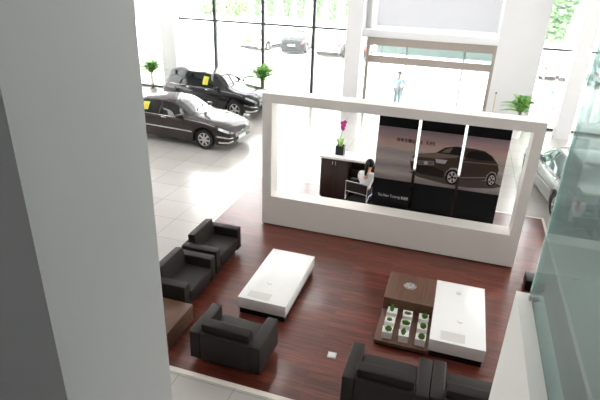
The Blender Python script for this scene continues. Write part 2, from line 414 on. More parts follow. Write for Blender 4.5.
bush((-21.8, 47.5, 0), 'low green bush beyond the car park, left of the poplar row', 1.7, 0.9)
bush((-25.0, 48.5, 0), 'low green bush beyond the car park, farthest left at the top of the window', 1.6, 0.7)
lm = thing('street_lamp', 'slim street lamp with a dark lamp head seen through the right-hand window', 'street lamp', (8.2, 40, -0.05))
MB().tube([(0, 0, 0), (0, 0, 4.1)], [0.07, 0.04], 10).done('pole', 'brushed', lm)
MB().tube([(0, 0, 4.05), (-0.8, 0, 3.55)], 0.03, 8).done('arm', 'frame_dark', lm)
MB().box(-1.1, -0.75, -0.09, 0.09, 3.45, 3.58, 0.03).done('lamp_head', 'frame_dark', lm)

# ------------------------------------------------------------------ cars
def pchip(keys):
    xs = [k[0] for k in keys]; ys = [k[1] for k in keys]; n = len(xs)
    h = [xs[i + 1] - xs[i] for i in range(n - 1)]; d = [(ys[i + 1] - ys[i]) / h[i] for i in range(n - 1)]
    m = [d[0]] + [0 if d[i - 1] * d[i] <= 0 else 2 * d[i - 1] * d[i] / (d[i - 1] + d[i]) for i in range(1, n - 1)] + [d[-1]]
    def f(x):
        if x <= xs[0]: return ys[0]
        if x >= xs[-1]: return ys[-1]
        i = 0
        while x > xs[i + 1]: i += 1
        t = (x - xs[i]) / h[i]
        return (2*t**3 - 3*t*t + 1)*ys[i] + (t**3 - 2*t*t + t)*h[i]*m[i] + (-2*t**3 + 3*t*t)*ys[i+1] + (t**3 - t*t)*h[i]*m[i+1]
    return f
SEDAN = dict(L=2.53, ax=(1.60, -1.28), rw=0.335, ra=0.395,
    w=[(-2.53, .70), (-2.44, .82), (-2.0, .92), (-1, .945), (1, .945), (1.9, .925), (2.25, .86), (2.43, .76), (2.53, .60)],
    z0=[(-2.53, .40), (-2.3, .30), (-1.8, .24), (1.9, .22), (2.4, .23), (2.53, .30)],
    zb=[(-2.53, .84), (-2.35, .95), (-1, .965), (0.6, .94), (1.2, .91), (2.0, .80), (2.38, .68), (2.53, .58)],
    zr=[(-2.53, .86), (-2.45, .99), (-1.95, 1.06), (-1.65, 1.11), (-.8, 1.40), (-.15, 1.45), (.3, 1.42), (1.08, 1.03), (1.35, .985), (2.1, .87), (2.4, .735), (2.53, .60)],
    wr=[(-2.53, .58), (-1.9, .68), (-.8, .57), (0, .58), (.35, .57), (1.05, .70), (1.6, .74), (2.3, .66), (2.53, .48)],
    ws=(.36, 1.04), rwnd=(-1.66, -.86), sides=[(-1.25, -.98), (-.93, -.12), (-.06, .80)])
SUV = dict(L=2.375, ax=(1.45, -1.40), rw=0.375, ra=0.44,
    w=[(-2.375, .74), (-2.3, .86), (-1.9, .94), (-1, .965), (1, .965), (1.8, .945), (2.1, .88), (2.28, .78), (2.375, .62)],
    z0=[(-2.375, .48), (-2.2, .38), (-1.6, .32), (1.7, .30), (2.2, .30), (2.375, .38)],
    zb=[(-2.375, .95), (-2.25, 1.08), (0, 1.08), (1, 1.06), (1.8, .98), (2.2, .86), (2.375, .74)],
    zr=[(-2.375, .97), (-2.32, 1.14), (-2.2, 1.36), (-1.98, 1.62), (-1.3, 1.70), (-.2, 1.71), (.2, 1.68), (.95, 1.20), (1.2, 1.15), (1.9, 1.05), (2.22, .90), (2.375, .76)],
    wr=[(-2.375, .62), (-2.0, .60), (-1, .63), (.2, .62), (.95, .74), (1.6, .77), (2.2, .70), (2.375, .5)],
    ws=(.24, .92), rwnd=(-2.25, -2.02), sides=[(-1.95, -1.25), (-1.18, -.22), (-.15, .68)])

def car(name, label, cat, loc, rot, sp, paint, scale=0.8, glass='car_glass', full=True, plate='plate_white', group=None, sticker=None, plate_h=.11):
    root = thing(name, label, cat, loc, rot, group)
    fn = {k: pchip(sp[k]) for k in ('w', 'z0', 'zb', 'zr', 'wr')}
    L, zc, Ra = sp['L'], sp['rw'], sp['ra']
    def sec(x):
        w, z0, zb, zr, wr = (fn[k](x) for k in ('w', 'z0', 'zb', 'zr', 'wr'))
        za = z0
        for a in sp['ax']:
            d = abs(x - a)
            if d < Ra: za = max(za, zc + math.sqrt(Ra * Ra - d * d))
        zr = max(zr, zb + 0.015)
        z3 = max(z0 + (zb - z0) * 0.5, za + 0.03)
        return [(0, z0), (w * .72, za), (w * .965, max(za, z0 + 0.0)), (w, z3), (w * .985, max(zb - .07, z3 + .02)), (w * .93, zb),
                ((w * .93 + wr) / 2 + .025, (zb + zr - .05) / 2), (wr, max(zr - .05, zb + 0.005)), (wr * .6, zr - .012), (0, zr)]
    def S(x, s, side=1):
        P = sec(x); i = min(int(s), 8); t = s - i
        y = P[i][0] * (1 - t) + P[i + 1][0] * t; z = P[i][1] * (1 - t) + P[i + 1][1] * t
        return Vector((x, y * side, z)) * scale
    xs = sorted(set([round(-L + 2 * L * i / 64, 4) for i in range(65)] + [a + q for a in sp['ax'] for q in (-Ra - .004, -Ra + .004, -Ra * .95, -Ra * .8, Ra * .8, Ra * .95, Ra - .004, Ra + .004)] + [L - .03, L - .06, -L + .03, -L + .06]))
    mb = MB(); rows = []
    ss = [0, 1, 2, 2.5, 3, 3.5, 4, 4.5, 5, 5.5, 6, 6.5, 7, 7.5, 8, 8.5, 9]
    for x in xs:
        rows.append([S(x, s, -1) for s in ss[::1]] + [S(x, s, 1) for s in ss[-2::-1]])
    mb.grid(rows)
    bmesh.ops.remove_doubles(mb.b, verts=mb.b.verts, dist=1e-5)
    for r in (rows[0], rows[-1]): mb.poly(r)
    bmesh.ops.remove_doubles(mb.b, verts=mb.b.verts, dist=1e-5)
    mb.done('body', paint, root)
    def patch(x0, x1, s0, s1, side, off=0.006, nx=12, ns=6, slant=0.0):
        g = []
        for i in range(nx + 1):
            r = []
            for j in range(ns + 1):
                s = s0 + (s1 - s0) * j / ns
                x = x0 + (x1 - x0) * i / nx + slant * (j / ns)
                p = S(x, s, side)
                du = S(x + .01, s, side) - S(x - .01, s, side); dv = S(x, min(s + .02, 9), side) - S(x, s - .02, side)
                n_ = du.cross(dv) * -side
                if n_.length > 1e-9: p = p + n_.normalized() * off
                r.append(p)
            g.append(r)
        return g
    for a, b in sp['sides']:
        for sd in (-1, 1):
            MB().grid(patch(a, b, 5.1, 6.8, sd, 0.008)).done('side_window', glass, root)
    for nm, (a, b) in (('windshield', sp['ws']), ('rear_window', sp['rwnd'])):
        g1 = patch(a, b, 7.12, 9, -1, 0.008); g2 = patch(a, b, 7.12, 9, 1, 0.008)
        mb = MB().grid([r1 + r2[::-1] for r1, r2 in zip(g1, g2)])
        bmesh.ops.remove_doubles(mb.b, verts=mb.b.verts, dist=1e-3)
        mb.done(nm, 'windshield' if nm == 'windshield' else glass, root)
    for a in sp['ax']:
        for sd in (-1, 1):
            wy = (fn['w'](a) - 0.115) * scale * sd; r = sp['rw'] * scale
            c = (a * scale, wy, r + 0.001); hw = 0.105 * scale
            pr = [(r * .66, -hw * .8), (r * .9, -hw), (r, -hw * .7), (r, hw * .7), (r * .9, hw), (r * .66, hw * .8)]
            wh = MB().lathe(pr, c, 'y', 28, close=True).done('wheel', 'tyre', root)
            rm = MB(); yo = wy + sd * hw * 0.62
            def disc(r0, r1, y, t_):
                rm.lathe([(r0 * r, y - t_), (r1 * r, y - t_), (r1 * r, y + t_), (r0 * r, y + t_)], (c[0], 0, c[2]), 'y', 28, close=True)
            disc(.60, .70, yo, .012); disc(.02, .16, yo, .012)
            ns = 7 if sp is SEDAN else 5
            for k in range(ns):
                an = 2 * PI * k / ns + .2
                rot_ = Matrix.Translation((c[0], 0, c[2])) @ Matrix.Rotation(an, 4, 'Y')
                rm.box(.12 * r, .63 * r, yo - .010, yo + .010, -.085 * r, .085 * r, rot=rot_)
            rm.done('rim', 'rim', wh, label='silver alloy rim')
            MB().lathe([(.0005, wy - .01), (.66 * r, wy - .01), (.66 * r, wy + .01), (.0005, wy + .01)], (c[0], 0, c[2]), 'y', 20).done('brake_disc', 'black', wh)
    # lamps
    for sd in (-1, 1):
        MB().grid(patch(L - .42, L - .10, 4.15, 5.2, sd, 0.007)).done('headlight', 'lamp_clear', root)
        MB().grid(patch(-L + .02, -L + .30, 3.7, 4.85, sd, 0.007)).done('tail_light', 'lamp_red', root)
    zf = fn['zb'](L) * scale; z0f = fn['z0'](L) * scale; wf = fn['w'](L) * scale
    g = MB()
    for k in range(5):
        z = zf - (0.02 + 0.03 * k) * scale
        g.box(L * scale - .02, L * scale + .012, -wf * .8, wf * .8, z - .006 * scale, z + .006 * scale)
    g.done('grille', 'chrome', root)
    MB().box(L * scale - .02, L * scale + .008, -.25 * scale, .25 * scale, z0f + .01, z0f + .01 + .11 * scale).done('number_plate', plate, root)
    MB().box(-L * scale - .012, -L * scale + .02, -.25 * scale, .25 * scale, (fn['z0'](-L) + .2) * scale, (fn['z0'](-L) + .2 + plate_h) * scale).done('number_plate', plate, root)
    if not full:  # black strips stand in for the shade under the parked cars
        wr_ = fn['w'](-L + .03) * scale
        MB().box(-L * scale - .035, -L * scale + .06, -wr_, wr_, .20 * scale, .40 * scale, .01).done('underside_shade', 'black', root, label='black strip standing in for the shade under the car')
        for sd in (-1, 1):
            MB().grid(patch(sp['ax'][1] + Ra + .02, sp['ax'][0] - Ra - .02, 2.02, 2.35, sd, 0.010, 12, 1)).done('sill_shade', 'black', root)
    if full:
        for sd in (-1, 1):
            MB().grid(patch(-L + .5, L - .55, 4.92, 5.02, sd, 0.010, 40, 1)).done('belt_moulding', 'chrome', root)
            MB().grid(patch(sp['ax'][1] + Ra + .02, sp['ax'][0] - Ra - .02, 2.93, 3.06, sd, 0.010, 30, 1)).done('side_moulding', 'chrome' if sp is SEDAN else 'black', root)
            MB().grid(patch(L - .45, L - .01, 2.95, 3.15, sd, 0.012, 12, 1)).done('bumper_strip', 'chrome', root)
            MB().grid(patch(L - .40, L - .01, 2.15, 2.42, sd, 0.012, 12, 1)).done('lower_trim', 'chrome', root)
            # mirror
            mx = sp['ws'][1] - .32; p = S(mx, 5.1, sd)
            m_ = MB().box(p.x - .05, p.x + .07, min(p.y, p.y + sd * .16), max(p.y, p.y + sd * .16), p.z + .01, p.z + .11, 0.025, 3)
            m_.done('mirror', paint, root)
            for hx in (-.85, .12):
                p = S(hx, 4.4, sd)
                MB().box(p.x - .08, p.x + .08, p.y - .014, p.y + .014, p.z - .012, p.z + .012, 0.005).done('door_handle', 'chrome', root)
            # door shut lines
            for dx in (sp['sides'][1][1] + .03, sp['sides'][-1][1] + .02, sp['sides'][1][0] - .03):
                MB().grid(patch(dx - .005, dx + .005, 2.2, 4.9, sd, 0.004, 1, 10)).done('door_gap', 'black', root)
        # round emblem: ring with a V over a W
        e = MB(); ex = L * scale + .016; ez = zf - .07 * scale; er = .075 * scale
        e.lathe([(er * .86, -.004), (er, -.004), (er, .004), (er * .86, .004)], (ex, 0, ez), 'x', 24, close=True)
        for seq in ([(-.35, .78), (0, .05), (.35, .78)], [(-.78, .35), (-.38, -.72), (0, -.02), (.38, -.72), (.78, .35)]):
            e.tube([(ex, a * er, ez + b * er) for a, b in seq], er * .06, 6)
        e.done('emblem', 'chrome', root)
        # bonnet edge lines and wipers
        for sd in (-1, 1):
            pts = [S(x, 8.0, sd) + Vector((0, 0, .012)) for x in (sp['ws'][1] - .02, sp['ws'][1] - .10, sp['ws'][1] - .2)]
            MB().tube([Vector((p.x, p.y * (1 - .35 * i), p.z)) for i, p in enumerate(pts)], .006, 5).done('wiper', 'black', root)
    if sticker:
        x, sd = sticker
        st = MB().grid(patch(x, x + .26, 5.45, 6.55, sd, 0.013, 3, 3)).done('window_card', 'sticker', root, label='yellow-green card in the side window')
        MB().grid(patch(x + .07, x + .19, 5.7, 6.25, sd, 0.016, 3, 3)).done('card_print', 'sticker_orange', st)
    return root

car('sedan', 'dark brown sedan with chrome side strip, nearest of the two cars on the left', 'car', (-7.50, 12.27, 0), R(-3.0), SEDAN, 'paint_brown', scale=0.815, sticker=(-.80, -1))
car('suv', 'black sport utility vehicle parked behind the brown sedan, by the tall window', 'car', (-7.75, 15.40, 0), R(-9.0), SUV, 'paint_black', scale=0.78, sticker=(-.62 + .45, -1))
car('sedan', 'silver sedan standing at the right beyond the glass railing', 'car', (2.78, 11.60, 0), R(99), SEDAN, 'paint_silver', glass='car_glass_pale')
ext = 'cars parked outside'
car('parked_car', 'white car with a yellow plate, leftmost of the cars parked outside', 'car', (-11.75, 30.2, -0.05), R(80), SEDAN, 'paint_white', full=False, glass='car_glass_pale', plate='plate_yellow', plate_h=.22, group=ext)
car('parked_car', 'grey car with red tail lamps parked outside between two window mullions', 'car', (-9.75, 30.3, -0.05), R(97), SEDAN, 'paint_grey', full=False, glass='car_glass_pale', group=ext)
car('parked_car', 'white car parked outside just right of the thick window mullion', 'car', (-7.55, 30.3, -0.05), R(95), SEDAN, 'paint_white', full=False, glass='car_glass_pale', group=ext)
car('parked_car', 'dark grey car parked outside, half hidden by the white column', 'car', (-5.95, 29.9, -0.05), R(95), SEDAN, 'paint_grey', full=False, glass='car_glass_pale', group=ext)
car('parked_car', 'white car parked outside the right-hand window, left of the slim column', 'car', (4.35, 28.4, -0.05), R(90), SEDAN, 'paint_white', full=False, glass='car_glass_pale', group=ext)
car('parked_car', 'white car parked outside at far right, right of the slim white column', 'car', (6.4, 27.9, -0.05), R(90), SEDAN, 'paint_white', full=False, glass='car_glass_pale', group=ext)

# ------------------------------------------------------------------ white partition
pt = thing('display_partition', 'large white free-standing partition with a wide rectangular opening', 'partition', (-0.935, 8.21, 0))
PW = 2.27
mb = MB()
# frame as one ring: outer box minus opening, built as four bevel-free blocks sharing planes
ox0, ox1, oz0, oz1 = -2.095, 2.115, 0.61, 2.37
mb.box(-PW, PW, -.17, .17, 0.03, oz0).box(-PW, PW, -.17, .17, oz1, 2.53).box(-PW, ox0, -.17, .17, oz0, oz1).box(ox1, PW, -.17, .17, oz0, oz1)
mb.done('frame', 'partition_white', pt)
MB().box(-PW + .02, PW - .02, -.15, .15, 0.006, 0.03).done('plinth', 'black', pt, label='dark recessed base strip')

# banners ---------------------------------------------------------
BY = 8.50
def clip(poly, x0, x1):
    def half(P, xc, keep_gt):
        out = []
        for i in range(len(P)):
            a, b = P[i], P[(i + 1) % len(P)]
            ia = (a[0] >= xc) == keep_gt or a[0] == xc; ib = (b[0] >= xc) == keep_gt or b[0] == xc
            if ia: out.append(a)
            if ia != ib:
                t = (xc - a[0]) / (b[0] - a[0]); out.append((xc, a[1] + t * (b[1] - a[1])))
        return out
    P = half(poly, x0, True)
    if len(P) >= 3: P = half(P, x1, False)
    return P if len(P) >= 3 else None
def ell(cx, cz, rx, rz, n=20): return [(cx + rx * math.cos(2 * PI * k / n), cz + rz * math.sin(2 * PI * k / n)) for k in range(n)]
ART = [
 ('p_shadow', [(-.62, 1.31), (-.45, 1.23), (0, 1.17), (.4, 1.16), (.8, 1.21), (.95, 1.27), (.8, 1.33), (0, 1.32)]),
 ('p_tyre', ell(.125, 1.315, .115, .145)), ('p_tyre', ell(.755, 1.365, .075, .125)),
 ('p_body', [(-.575, 1.339), (-.616, 1.497), (-.567, 1.619), (-.465, 1.657), (-.199, 1.716), (-.07, 1.824), (.107, 1.868), (.409, 1.865), (.572, 1.846), (.702, 1.777), (.803, 1.659), (.842, 1.554), (.832, 1.44), (.80, 1.50), (.73, 1.51), (.67, 1.44), (.66, 1.34), (.423, 1.307), (.25, 1.30), (.24, 1.42), (.17, 1.49), (.08, 1.48), (.01, 1.40), (-.01, 1.27), (-.417, 1.292)]),
 ('p_body_lo', [(-.57, 1.36), (-.59, 1.46), (-.2, 1.46), (-.03, 1.40), (-.02, 1.28), (-.41, 1.30)]),
 ('p_body_hi', [(-.565, 1.60), (-.464, 1.648), (-.186, 1.712), (.19, 1.712), (.139, 1.668), (-.196, 1.612)]),
 ('p_glass', [(-.170, 1.720), (-.048, 1.815), (.10, 1.856), (.235, 1.85), (.20, 1.72)]),
 ('p_glass_hi', [(-.120, 1.735), (-.04, 1.80), (.06, 1.84), (.02, 1.74)]),
 ('p_glass', [(.27, 1.70), (.33, 1.81), (.44, 1.835), (.596, 1.823), (.695, 1.754), (.74, 1.70), (.52, 1.68)]),
 ('p_body_lo', [(.455, 1.69), (.475, 1.69), (.50, 1.83), (.48, 1.83)]),
 ('p_body_hi', [(.25, 1.63), (.82, 1.655), (.83, 1.635), (.25, 1.61)]),
 ('p_chrome', [(.26, 1.335), (.66, 1.40), (.66, 1.385), (.26, 1.32)]),
 ('p_lamp', [(-.196, 1.604), (.004, 1.61), (-.027, 1.537), (-.174, 1.538)]),
 ('p_lamp', [(-.60, 1.56), (-.53, 1.585), (-.52, 1.53), (-.60, 1.50)]),
 ('p_chrome', [(-.482, 1.535), (-.217, 1.56), (-.203, 1.485), (-.465, 1.462)]),
 ('p_body_lo', [(-.47, 1.522), (-.225, 1.545), (-.222, 1.53), (-.468, 1.506)]),
 ('p_body_lo', [(-.465, 1.492), (-.218, 1.515), (-.215, 1.50), (-.462, 1.476)]),
 ('p_lamp', ell(-.345, 1.512, .035, .035, 12)),
 ('p_body_hi', [(.19, 1.70), (.28, 1.715), (.28, 1.66), (.20, 1.655)]),
 ('p_rim', ell(.125, 1.315, .078, .105)), ('p_rim', ell(.76, 1.365, .05, .09)),
 ('p_tyre', ell(.125, 1.315, .02, .028, 10)), ('p_tyre', ell(.76, 1.365, .013, .022, 10)),
]
for k in range(5):
    a = 2 * PI * k / 5 + 1.2
    for (cx, cz, rx, rz) in ((.125, 1.315, .075, .10), (.76, 1.365, .048, .086)):
        ART.append(('p_tyre', [(cx + rx * .3 * math.cos(a - .25), cz + rz * .3 * math.sin(a - .25)), (cx + rx * .92 * math.cos(a - .30), cz + rz * .92 * math.sin(a - .30)), (cx + rx * .92 * math.cos(a + .30), cz + rz * .92 * math.sin(a + .30)), (cx + rx * .3 * math.cos(a + .25), cz + rz * .3 * math.sin(a + .25))]))
def text_mesh(txt, size, bold=0.0):
    c = bpy.data.curves.new('text', 'FONT'); c.body = txt; c.size = size; c.offset = bold; c.align_x = 'LEFT'; c.resolution_u = 3
    o = bpy.data.objects.new('text_tmp', c); COL.objects.link(o)
    dg = bpy.context.evaluated_depsgraph_get(); dg.update()
    me = bpy.data.meshes.new_from_object(o.evaluated_get(dg))
    bpy.data.objects.remove(o); bpy.data.curves.remove(c)
    return me
BN = [(-1.220, -.548, 'left hanging banner with the white slogan and the nose of the printed car'),
      (-.500, .205, 'middle hanging banner showing the front half of the printed dark car'),
      (.250, .928, 'right hanging banner showing the rear half of the printed dark car')]
banners = []
for (a, b, lb) in BN:
    bt = thing('poster_banner', lb, 'banner', (0, BY, 0), 0, 'poster banners in the partition opening')
    MB().box(a, b, 0.0, 0.012, .50, 2.34).done('banner_sheet', 'print_black', bt)
    MB().poly([(a, -.002, 1.105), (b, -.002, 1.105), (b, -.002, 2.075), (a, -.002, 2.075)]).done('beach_picture', 'poster', bt, normals=False)
    if a > -1: 
        for nm, k in (('top_rod', 2.34), ): MB().tube([(a, .006, k), (b, .006, k)], .012, 8).done(nm, 'brushed', bt)
    else: MB().tube([(a, .006, 2.34), (b, .006, 2.34)], .012, 8).done('top_rod', 'brushed', bt)
    by = {}
    for i, (mn, P) in enumerate(ART):
        Q = clip(P, a, b)
        if Q:
            by[(mn, i if mn == 'p_lamp' else 0)] = by.get((mn, i if mn == 'p_lamp' else 0)) or MB(); by[(mn, i if mn == 'p_lamp' else 0)].poly([(x, -.004 - .0006 * i, z) for x, z in Q])
    nmz = dict(p_shadow='printed_shadow', p_tyre='printed_tyre', p_body='printed_body', p_body_lo='printed_bumper', p_body_hi='printed_bonnet', p_glass='printed_window', p_glass_hi='printed_reflection', p_lamp='printed_lamp', p_chrome='printed_chrome', p_rim='printed_rim')
    for (mn, _), m_ in by.items(): m_.done(nmz[mn], mn, bt, normals=False)
    banners.append(bt)
def put_text(txt, x, z, width, size, m, parent, name, bold=0.0, xclip=None):
    me = text_mesh(txt, size, bold)
    xs_ = [v.co.x for v in me.vertices]; w = max(xs_) - min(xs_); x_0 = min(xs_)
    for v in me.vertices:
        v.co = Vector((x + (v.co.x - x_0) * width / w, -.03, z + v.co.y))
    me.materials.clear(); me.materials.append(M[m]); return link(name, me, parent)
put_text('The New Touareg', -1.11, .775, .40, .075, 'text_light', banners[0], 'slogan')
put_text('新途锐', -.69, .77, .125, .06, 'text_light', banners[0], 'slogan', .001)
put_text('探享无疆征', -.885, 1.845, .32, .07, 'text_dark', banners[0], 'headline', .0015)
put_text('途', -.485, 1.845, .045, .07, 'text_dark', banners[1], 'headline', .0015)
put_text('新途锐', -.385, 1.845, .15, .07, 'text_dark', banners[1], 'headline', .0015)

# ------------------------------------------------------------------ reception
rc = thing('reception_counter', 'long dark wood reception counter with a white top behind the partition', 'counter', (0, 9.65, 0))
MB().box(-2.52, -1.93, 0, .42, .05, .91, .004).box(-1.93, .95, .30, .42, .05, .91).box(-0.25, .95, 0, .30, .05, .91).done('body', 'dark_wood', rc)
MB().box(-1.93, -.25, -.02, .30, .475, .50, .003).done('desk_top', 'black', rc, label='low black writing desk')
MB().box(-2.50, .93, .04, .40, .006, .05).done('plinth', 'black', rc)
MB().box(-2.55, 1.0, -.02, .48, .91, .955, .006).done('worktop', 'gloss_white', rc, label='white top')
for x0, x1, hx in ((-2.515, -2.228, -2.262), (-2.222, -1.935, -2.195)):
    d = MB().box(x0, x1, -.014, 0.0, .06, .90, .003).done('door', 'dark_wood', rc)
    MB().tube([(hx, -.014, .80), (hx, -.034, .80), (hx, -.034, .88), (hx, -.014, .88)], .007, 6).done('handle', 'chrome', d)
orc = thing('potted_orchid', 'magenta orchid in a square black pot on the white counter', 'potted plant', (-2.18, 9.90, .955))
def open_pot(mbx, w, h, wt, taper=0.0):
    a = w - taper
    o = [(-a, -a), (a, -a), (a, a), (-a, a)]; t = [(-w, -w), (w, -w), (w, w), (-w, w)]; q = w - wt; i = [(-q, -q), (q, -q), (q, q), (-q, q)]
    L_ = [[(x, y, 0) for x, y in o], [(x, y, h) for x, y in t], [(x, y, h) for x, y in i], [(x, y, h * .80) for x, y in i]]
    vs = [[mbx.b.verts.new(p) for p in r] for r in L_]
    for u, v in zip(vs, vs[1:]):
        for k in range(4): mbx.b.faces.new((u[k], u[(k + 1) % 4], v[(k + 1) % 4], v[k]))
    mbx.b.faces.new(vs[0][::-1]); mbx.b.faces.new(vs[-1]); return mbx
open_pot(MB(), .085, .19, .012).done('pot', 'pot_black', orc)
MB().box(-.07, .07, -.07, .07, .14, .165).done('soil', 'soil', orc)
st = MB().tube([(0, 0, .15), (-.01, 0, .35), (.02, 0, .55), (.06, -.02, .66)], .006, 6).done('stem', 'leaf', orc)
lf = MB()
for k in range(5):
    a = k * 1.3; d = Vector((math.cos(a), math.sin(a), 0)); sd = Vector((-d.y, d.x, 0))
    lf.grid([[d * (.03 + .09 * t) + sd * w_ * .035 * math.sin(PI * (.12 + .85 * t)) + Vector((0, 0, .16 + .16 * math.sin(t * 2.2))) for w_ in (-1, 0, 1)] for t in (0, .25, .5, .75, 1)])
lf.done('leaves', 'leaf', orc)
for i, (x, y, z) in enumerate(((.02, -.02, .60), (.055, -.03, .64), (.01, -.02, .68), (.06, .0, .70), (.03, -.01, .56))):
    f = MB()
    for k in range(5):
        a = 2 * PI * k / 5 + i; c = Vector((x + .018 * math.cos(a), y - .006, z + .018 * math.sin(a)))
        f.sphere(c, .025, (1, .3, 1), 8, 5)
    f.sphere((x, y - .014, z), .008, (1, 1, 1), 6, 4)
    f.done('flower', 'orchid', orc)

# ------------------------------------------------------------------ people
def skin_mesh(name, V, E, rad, m, parent, sub=2, root=0):
    me = bpy.data.meshes.new(name); me.from_pydata([Vector(v) for v in V], E, []); me.update()
    o = bpy.data.objects.new(name, me); COL.objects.link(o)
    o.modifiers.new('s', 'SKIN'); 
    for i, r in enumerate(rad):
        sv = me.skin_vertices[0].data[i]; sv.radius = (r, r) if not isinstance(r, tuple) else r
    me.skin_vertices[0].data[root].use_root = True
    md = o.modifiers.new('d', 'SUBSURF'); md.levels = sub
    dg = bpy.context.evaluated_depsgraph_get(); dg.update()
    out = bpy.data.meshes.new_from_object(o.evaluated_get(dg)); out.name = name
    bpy.data.objects.remove(o); bpy.data.meshes.remove(me)
    for p in out.polygons: p.use_smooth = True
    out.materials.clear(); out.materials.append(M[m])
    return link(name, out, parent)
def person(label, loc, rotz, J, cloth, scale=0.8, ponytail=False, group=None, short=False, skirt=None):
    """J: joint positions in metres facing +Y. keys: pelvis, chest, neck, head, and (l|r)_(shoulder, elbow, wrist, hip, knee, ankle)"""
    t = thing('person', label, 'person', loc, rotz, group)
    J = {k: Vector(v) * scale for k, v in J.items()}; s = scale
    V, E, Rr = [], [], []
    def add(p, r, prev=None):
        V.append(p); Rr.append(r * s); i = len(V) - 1
        if prev is not None: E.append((prev, i))
        return i
    pv = add(J['pelvis'], .125); ab = add(J['pelvis'].lerp(J['chest'], .5), .105, pv); ch = add(J['chest'], .125, ab)
    nb = add(J['neck'], .06, ch); hb = add(J['neck'].lerp(J['head'], .45), .055, nb)
    hd = add(J['head'], .088, hb); ht = add(J['head'] + (J['head'] - J['neck']).normalized() * .075 * s, .07, hd)
    up = (J['head'] - J['neck']).normalized()
    arms = {}
    for sd in 'lr':
        a = add(J[sd + '_shoulder'], .055, ch); e = add(J[sd + '_elbow'], .041, a); w = add(J[sd + '_wrist'], .027, e)
        d = (J[sd + '_wrist'] - J[sd + '_elbow']).normalized()
        side = d.cross(Vector((1 if sd == 'l' else -1, 0.2, .1))).normalized(); nrm = d.cross(side).normalized()
        pm = add(J[sd + '_wrist'] + d * .055 * s, .030, w)
        for q, ln in ((-1.5, .062), (-.5, .075), (.5, .07), (1.5, .055)):
            b = add(J[sd + '_wrist'] + d * .10 * s + side * q * .017 * s, .0105, pm)
            m1 = add(V[b] + (d * .9 + nrm * .25).normalized() * ln * .55 * s, .0095, b)
            add(V[m1] + (d * .7 + nrm * .6).normalized() * ln * .5 * s, .008, m1)
        tb = add(J[sd + '_wrist'] + d * .045 * s - side * .035 * s, .012, pm); add(V[tb] + (d * .8 - side * .5 + nrm * .2).normalized() * .05 * s, .009, tb)
        h = add(J[sd + '_hip'], .085, pv); k = add(J[sd + '_knee'], .055, h); c = add(J[sd + '_knee'].lerp(J[sd + '_ankle'], .35), .052, k); an = add(J[sd + '_ankle'], .036, c)
    skin_mesh('body', V, E, Rr, 'skin', t, 2)
    # face and hair, in the frame of the head
    hc = J['head'] + up * .03 * s
    fwd = J.get('look', Vector((0, 1, 0))).normalized(); fwd = (fwd - up * fwd.dot(up)).normalized(); rt = fwd.cross(up)
    def hp(x, y, z): return hc + (rt * x + fwd * y + up * z) * s
    e = MB()
    for sx in (-1, 1): e.sphere(hp(.032 * sx, .085, .0), .011 * s, u=8, v=6)
    e.done('eyes', 'eye', t)
    MB().sphere(hp(0, .100, -.028), .014 * s, (1, 1, 1.4), 8, 6).done('nose', 'skin', t)
    MB().sphere(hp(0, .088, -.062), .016 * s, (1.5, .6, .5), 8, 6).done('mouth', 'lip', t)
    er = MB()
    for sx in (-1, 1): er.sphere(hp(.092 * sx, .0, -.01), .022 * s, (.5, .8, 1.2), 8, 6)
    er.done('ears', 'skin', t)
    hr = MB(); bmesh.ops.create_uvsphere(hr.b, u_segments=20, v_segments=14, radius=1.0)
    basis = Matrix((rt, fwd, up)).transposed().to_4x4()
    mt = Matrix.Translation(hp(0, -.015, .022)) @ basis @ Matrix.Diagonal((.102 * s, .108 * s, .112 * s, 1))
    dl = [v for v in hr.b.verts if (v.co.y > .5 and v.co.z < .3) or v.co.z < -.86]
    bmesh.ops.delete(hr.b, geom=dl, context='VERTS')
    bmesh.ops.transform(hr.b, matrix=mt, verts=hr.b.verts)
    hair = hr.done('hair', 'hair', t)
    if ponytail:
        MB().tube([hp(0, -.10, .04), hp(.0, -.15, -.02), hp(.005, -.155, -.12), hp(.0, -.13, -.22), hp(-.005, -.12, -.29)], [.026 * s, .042 * s, .046 * s, .036 * s, .010 * s], 10).done('ponytail', 'hair', hair)
    # clothes
    top, bottom = cloth
    V, E, Rr = [], [], []
    pv = add(J['pelvis'] + up * .02 * s, .138); ab = add(J['pelvis'].lerp(J['chest'], .5), .120, pv); ch = add(J['chest'], .140, ab); nb = add(J['chest'].lerp(J['neck'], .78), .092, ch)
    for sd in 'lr':
        a = add(J[sd + '_shoulder'], .067, ch); add(J[sd + '_shoulder'].lerp(J[sd + '_elbow'], .75), .056, a)
    skin_mesh('shirt', V, E, Rr, top, t, 2)
    V, E, Rr = [], [], []
    pv = add(J['pelvis'] - up * .01 * s, .142)
    for sd in 'lr':
        h = add(J[sd + '_hip'], .098, pv)
        if short: add(J[sd + '_hip'].lerp(J[sd + '_knee'], .8), .078, h)
        else:
            k = add(J[sd + '_knee'], .070, h); add(J[sd + '_knee'].lerp(J[sd + '_ankle'], .93), .055, k)
    skin_mesh('trousers' if not short else 'shorts', V, E, Rr, bottom, t, 2)
    for sd in 'lr':
        a = J[sd + '_ankle']; toe = J.get('toe', Vector((0, 1, 0)))
        MB().tube([a + Vector((0, -.06, -.055)) * s, a + Vector((0, .02, -.045)) * s, a + Vector((0, .10, -.06)) * s, a + Vector((0, .17, -.07)) * s], [.035 * s, .043 * s, .036 * s, .02 * s], 10).done('shoe', 'shoe', t)
    return t
